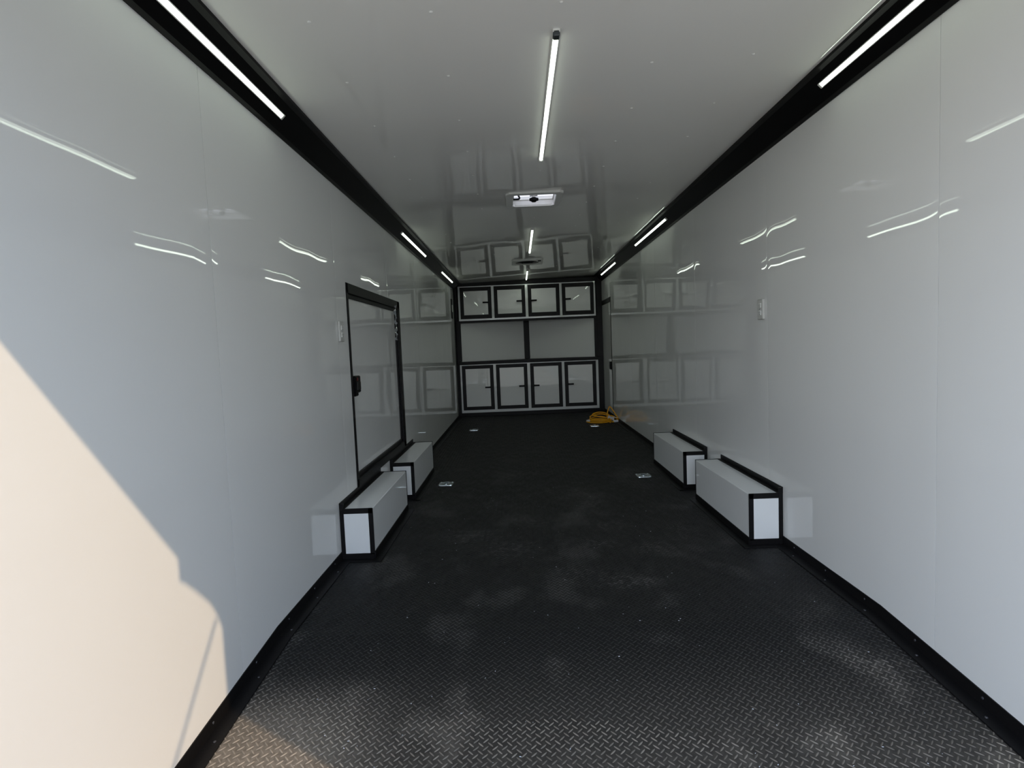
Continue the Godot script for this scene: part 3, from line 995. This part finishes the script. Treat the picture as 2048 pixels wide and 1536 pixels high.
# ---------------------------------------------------------------- small things
func outlet(label: String, t: Transform3D) -> void:
	var o := thing("power_outlet", label, "outlet", t, "white power outlets on the side walls")
	var pl := mb()
	cbox(pl, Vector3(-0.037, -0.059, 0.0), Vector3(0.037, 0.059, 0.014), 0.007)
	obj("cover_plate", pl, M.plate, o)
	for s in [-1.0, 1.0]:
		var r := mb()
		cbox(r, Vector3(-0.017, s * 0.021 - 0.0145, 0.010), Vector3(0.017, s * 0.021 + 0.0145, 0.0175), 0.004)
		var rc := obj("receptacle", r, M.rivet_white, o)
		var sl := mb()
		cbox(sl, Vector3(-0.008, s * 0.021 - 0.002, 0.016), Vector3(-0.0055, s * 0.021 + 0.007, 0.0179), 0.0003)
		cbox(sl, Vector3(0.0055, s * 0.021 - 0.002, 0.016), Vector3(0.008, s * 0.021 + 0.007, 0.0179), 0.0003)
		cbox(sl, Vector3(-0.003, s * 0.021 - 0.010, 0.016), Vector3(0.003, s * 0.021 - 0.005, 0.0179), 0.0003)
		obj("slot", sl, M.gap, rc)
	var sc := mb()
	lathe(sc, PackedVector2Array([Vector2(0.004, 0.013), Vector2(0.0035, 0.0155), Vector2(0.0, 0.0162)]), 8, Transform3D(Basis(Vector3(1, 0, 0), PI / 2), Vector3.ZERO))
	obj("screw", sc, M.steel, o)

func small_things() -> void:
	var left := Basis(Vector3(0, 0, -1), Vector3.UP, Vector3(1, 0, 0))
	var right := Basis(Vector3(0, 0, 1), Vector3.UP, Vector3(-1, 0, 0))
	outlet("white power outlet on the left wall beside the hatch door", Transform3D(left, Vector3(-XW, 1.285, -3.235)))
	outlet("white power outlet alone in the middle of the right wall", Transform3D(right, Vector3(XW, 1.313, -3.265)))
	# narrow dark box high on the left wall near the cabinets
	var cp := thing("control_box", "narrow black box with white front high on left wall near the cabinets", "control box", Transform3D(left, Vector3(-XW, 1.795, -8.86)))
	var b := mb()
	cbox(b, Vector3(-0.05, -0.155, 0.0), Vector3(0.05, 0.155, 0.014), 0.004)
	obj("housing", b, M.plastic_black, cp)
	var wf := mb()
	cbox(wf, Vector3(-0.035, -0.05, 0.012), Vector3(0.045, 0.06, 0.020), 0.003)
	obj("front_plate", wf, M.plastic_white, cp)
	# crumpled strip of clear film hanging at the far top corner of the hatch door
	var fs := mb()
	var prev := []
	for i in 15:
		var y := -0.02 * i
		var wv := 0.012 * sin(i * 2.1) + rng.randf_range(-0.004, 0.004)
		var row := [Vector3(wv - 0.022, y, 0.012 + 0.010 * sin(i * 1.7)), Vector3(wv, y + rng.randf_range(-0.006, 0.006), 0.020 + 0.008 * cos(i * 2.6)), Vector3(wv + 0.024, y, 0.012 + 0.009 * cos(i * 1.3))]
		if i > 0:
			for k in 2:
				quad(fs, prev[k], prev[k + 1], row[k + 1], row[k], Vector3(0, 0, 1))
		prev = row
	tag(obj("film_strip", fs, M.film, null, Transform3D(left, Vector3(-XW + 0.0, 1.535, -4.68))), "crumpled strip of clear film hanging from the head of the hatch door", "film strip")
	# four sunk tie-down rings
	var names := ["tie-down ring plate in the floor beside the left wheel boxes", "tie-down ring plate in the floor beside the right wheel boxes", "tie-down ring plate in the floor at front left, far from the wheel boxes", "tie-down ring plate in the floor beside the yellow cord"]
	for k in 4:
		var t := thing("tie_down", "square steel " + names[k], "tie-down", Transform3D(Basis(Vector3.UP, rng.randf_range(-0.05, 0.05)), Vector3(RINGS[k].x, 0.0, RINGS[k].z)), "steel tie-down rings in the floor")
		var pl := ring_flange(0.062, 0.036, 0.016, -0.0045, 0.0, true)
		obj("plate", pl, M.steel, t, Transform3D(Basis(Vector3(1, 0, 0), PI), Vector3(0, 0.0005, 0)))
		var pan := mb()
		lathe(pan, PackedVector2Array([Vector2(0.0, 0.0012), Vector2(0.026, 0.0014), Vector2(0.0375, 0.0045)]), 20)
		obj("pan", pan, M.steel, t)
		var ring := mb()
		var rp := PackedVector3Array()
		for i in 20:
			rp.append(Vector3(cos(TAU * i / 20.0) * 0.026, 0.0065, sin(TAU * i / 20.0) * 0.026))
		tube(ring, rp, 0.0045, 8, true)
		obj("ring", ring, M.steel, t)
		var br := mb()
		cbox(br, Vector3(-0.022, 0.004, -0.036), Vector3(0.022, 0.014, -0.018), 0.004)
		obj("bracket", br, M.steel, t)
		for c in 4:
			var bo := mb()
			lathe(bo, PackedVector2Array([Vector2(0.0075, 0.004), Vector2(0.0065, 0.008), Vector2(0.0, 0.009)]), 8, Transform3D(Basis.IDENTITY, Vector3(0.047 * (1 if c % 2 else -1), 0, 0.047 * (1 if c < 2 else -1))))
			obj("bolt", bo, M.steel, t)
	cord()
	debris()

func cord() -> void:
	var t := thing("extension_cord", "yellow extension cord in a loose coil on the floor by the right wall", "cord", Transform3D(Basis.IDENTITY, Vector3(0.99, 0.0, -8.12)))
	var st := mb()
	var r := 0.0085
	var pts := []
	# a loose coil of a few open turns on the left, then loops to the right
	for k in 4:
		var rx: float = [0.175, 0.15, 0.165, 0.14][k]
		var rz: float = [0.15, 0.11, 0.13, 0.08][k]
		for i in 10:
			var a := TAU * i / 10.0
			pts.append(Vector3(-0.05 + 0.012 * k - cos(a) * (rx + rng.randf_range(-0.008, 0.008)), 0.011 + 0.012 * k + 0.022 * maxf(0.0, -sin(a)) * (1.0 + k) + rng.randf_range(0, 0.004), 0.01 + sin(a) * (rz + rng.randf_range(-0.01, 0.01))))
	# arch that stands up and drops to the right
	pts.append_array([Vector3(0.07, 0.06, -0.02), Vector3(0.085, 0.12, -0.03), Vector3(0.115, 0.205, -0.04), Vector3(0.135, 0.212, -0.04), Vector3(0.165, 0.17, -0.03), Vector3(0.205, 0.10, 0.0), Vector3(0.232, 0.04, 0.03), Vector3(0.20, 0.014, 0.07), Vector3(0.14, 0.012, 0.07)])
	tube(st, smooth_path(pts, 5), r, 8)
	# low loop along the wall that ends in the plug
	tube(st, smooth_path([Vector3(0.06, 0.05, -0.05), Vector3(0.13, 0.075, -0.09), Vector3(0.19, 0.06, -0.10), Vector3(0.225, 0.03, -0.05), Vector3(0.232, 0.012, 0.03), Vector3(0.21, 0.011, 0.09), Vector3(0.175, 0.011, 0.115), Vector3(0.13, 0.011, 0.12)], 6), r, 8)
	# short tails to the front
	tube(st, smooth_path([Vector3(0.09, 0.035, 0.01), Vector3(0.118, 0.03, 0.07), Vector3(0.115, 0.014, 0.13), Vector3(0.09, 0.011, 0.17)], 6), r, 8)
	tube(st, smooth_path([Vector3(0.02, 0.03, 0.07), Vector3(0.045, 0.024, 0.11), Vector3(0.052, 0.011, 0.145)], 6), r, 8)
	obj("cable", st, M.yellow, t)
	var plug := mb()
	var pt := Transform3D(Basis(Vector3.UP, 0.35), Vector3(0.185, 0.020, 0.108))
	cbox(plug, Vector3(-0.035, -0.016, -0.017), Vector3(0.035, 0.016, 0.017), 0.007, pt)
	obj("connector", plug, M.tag, t)
	var pl2 := mb()
	cbox(pl2, Vector3(-0.028, -0.013, -0.014), Vector3(0.028, 0.013, 0.014), 0.006, Transform3D(Basis(Vector3.UP, -0.6), Vector3(-0.205, 0.03, 0.04)))
	obj("plug", pl2, M.tag, t)
	var tg := mb()
	var tt := Transform3D(Basis(Vector3.UP, -0.3) * Basis(Vector3(1, 0, 0), 0.35) * Basis(Vector3(0, 0, 1), -0.25), Vector3(0.128, 0.062, 0.05))
	var prev := []
	for i in 7:
		var u := i / 6.0
		var row := [tt * Vector3(-0.045 + 0.09 * u, 0.035 - 0.02 * u, 0.010 * sin(u * 5.0)), tt * Vector3(-0.05 + 0.10 * u, -0.04 - 0.01 * sin(u * 4.0), 0.012 * cos(u * 4.0))]
		if i > 0:
			quad(tg, prev[0], row[0], row[1], prev[1], Vector3(0, 0, 1))
			quad(tg, prev[0] - Vector3(0, 0, 0.001), row[0] - Vector3(0, 0, 0.001), row[1] - Vector3(0, 0, 0.001), prev[1] - Vector3(0, 0, 0.001), Vector3(0, 0, -1))
		prev = row
	cbox(tg, Vector3(0.0, -0.004, -0.004), Vector3(0.075, 0.004, 0.004), 0.003, Transform3D(Basis(Vector3(0, 0, 1), -0.25), Vector3(0.15, 0.075, 0.04)))
	obj("tag", tg, M.tag, t)

func debris() -> void:
	# tiny pale shavings and crumbs left on the floor
	var st := mb()
	cbox(st, Vector3(-0.5, 0.0, -0.22), Vector3(0.5, 0.35, 0.22), 0.12)
	var mm := MultiMesh.new()
	mm.transform_format = MultiMesh.TRANSFORM_3D
	mm.mesh = st.commit()
	mm.instance_count = 150
	for i in 150:
		var z := -1.45 - 3.2 * pow(rng.randf(), 1.7)
		var x := rng.randf_range(-0.95, 1.1)
		var s := rng.randf_range(0.0016, 0.0042)
		mm.set_instance_transform(i, Transform3D(Basis(Vector3.UP, rng.randf() * TAU).scaled(Vector3(s * 1.5, s, s)), Vector3(x, floor_y(z) + 0.0005, z)))
	var mi := MultiMeshInstance3D.new()
	mi.name = "floor_crumbs"
	mi.multimesh = mm
	mi.material_override = M.tag
	mi.set_meta("kind", "stuff")
	tag(mi, "tiny pale crumbs and shavings scattered over the black floor", "debris")
	add_child(mi, true)

# ---------------------------------------------------------------- rear frame, ramp and yard, behind the camera
func outside() -> void:
	var y0 := floor_y(ZR) - 0.06
	var head := 2.102
	var f := mb()
	cbox(f, Vector3(1.18, y0 - 0.2, ZR - 0.10), Vector3(1.34, 2.42, ZR), 0.006)
	cbox(f, Vector3(-1.34, y0 - 0.2, ZR - 0.10), Vector3(-1.18, 2.42, ZR), 0.006)
	cbox(f, Vector3(-1.34, head, ZR - 0.10), Vector3(1.34, 2.42, ZR), 0.006)
	cbox(f, Vector3(-1.34, y0 - 0.2, ZR - 0.03), Vector3(1.34, y0 + 0.055, ZR), 0.004)
	var rear := struct("wall_rear", f, M.plastic_white, "white frame round the open rear end of the trailer")
	# latch bracket under the header by the right post
	var g := mb()
	var sec := PackedVector2Array([Vector2(0.839, head + 0.01), Vector2(0.836, 2.035), Vector2(0.88, 2.052), Vector2(0.96, 2.068), Vector2(1.09, 2.088), Vector2(1.15, 2.075), Vector2(1.19, 2.045), Vector2(1.19, head + 0.01)])
	extrude_z(g, sec, [ZR - 0.02, ZR])
	obj("bracket", g, M.steel_dark, rear)
	# ramp lying open on the ground
	var hinge := Vector3(0, floor_y(ZR) - 0.03, ZR + 0.05)
	var foot := Vector3(0, -0.60, 2.05)
	var dir := (foot - hinge).normalized()
	var len_ := (foot - hinge).length()
	var rt := Transform3D(Basis(Vector3.RIGHT, -dir, Vector3.RIGHT.cross(-dir)), hinge)
	var r := mb()
	cbox(r, Vector3(-1.17, -len_, -0.03), Vector3(1.17, 0, 0.03), 0.006, rt)
	var ramp := struct("door_3", r, M.ramp, "rear ramp door lying open on the ground")
	for s in [-1.0, 1.0]:
		var c := mb()
		tube(c, PackedVector3Array([Vector3(s * 1.172, 2.085, ZR + 0.02), Vector3(s * 1.172, -0.33, 1.75)]), 0.006, 6)
		obj("cable", c, M.rubber, ramp)
	var gr := mb()
	cbox(gr, Vector3(-60, -0.80, -60), Vector3(60, -0.64, 60), 0.0)
	# unseen ribbed block, added to keep sky light off the left wall
	var sh := mb()
	cbox(sh, Vector3(10.0, -0.7, -14.0), Vector3(18.0, 5.6, 30.0), 0.02)
	for k in 110:
		cbox(sh, Vector3(9.97, -0.68, -13.9 + 0.4 * k), Vector3(10.02, 5.56, -13.82 + 0.4 * k), 0.01)
	struct("sky_blocker", sh, M.blocker_grey, "long grey ribbed block added out of view to cut sky light")
	struct("ground", gr, M.ground, "pale sunlit gravel yard outside the trailer")
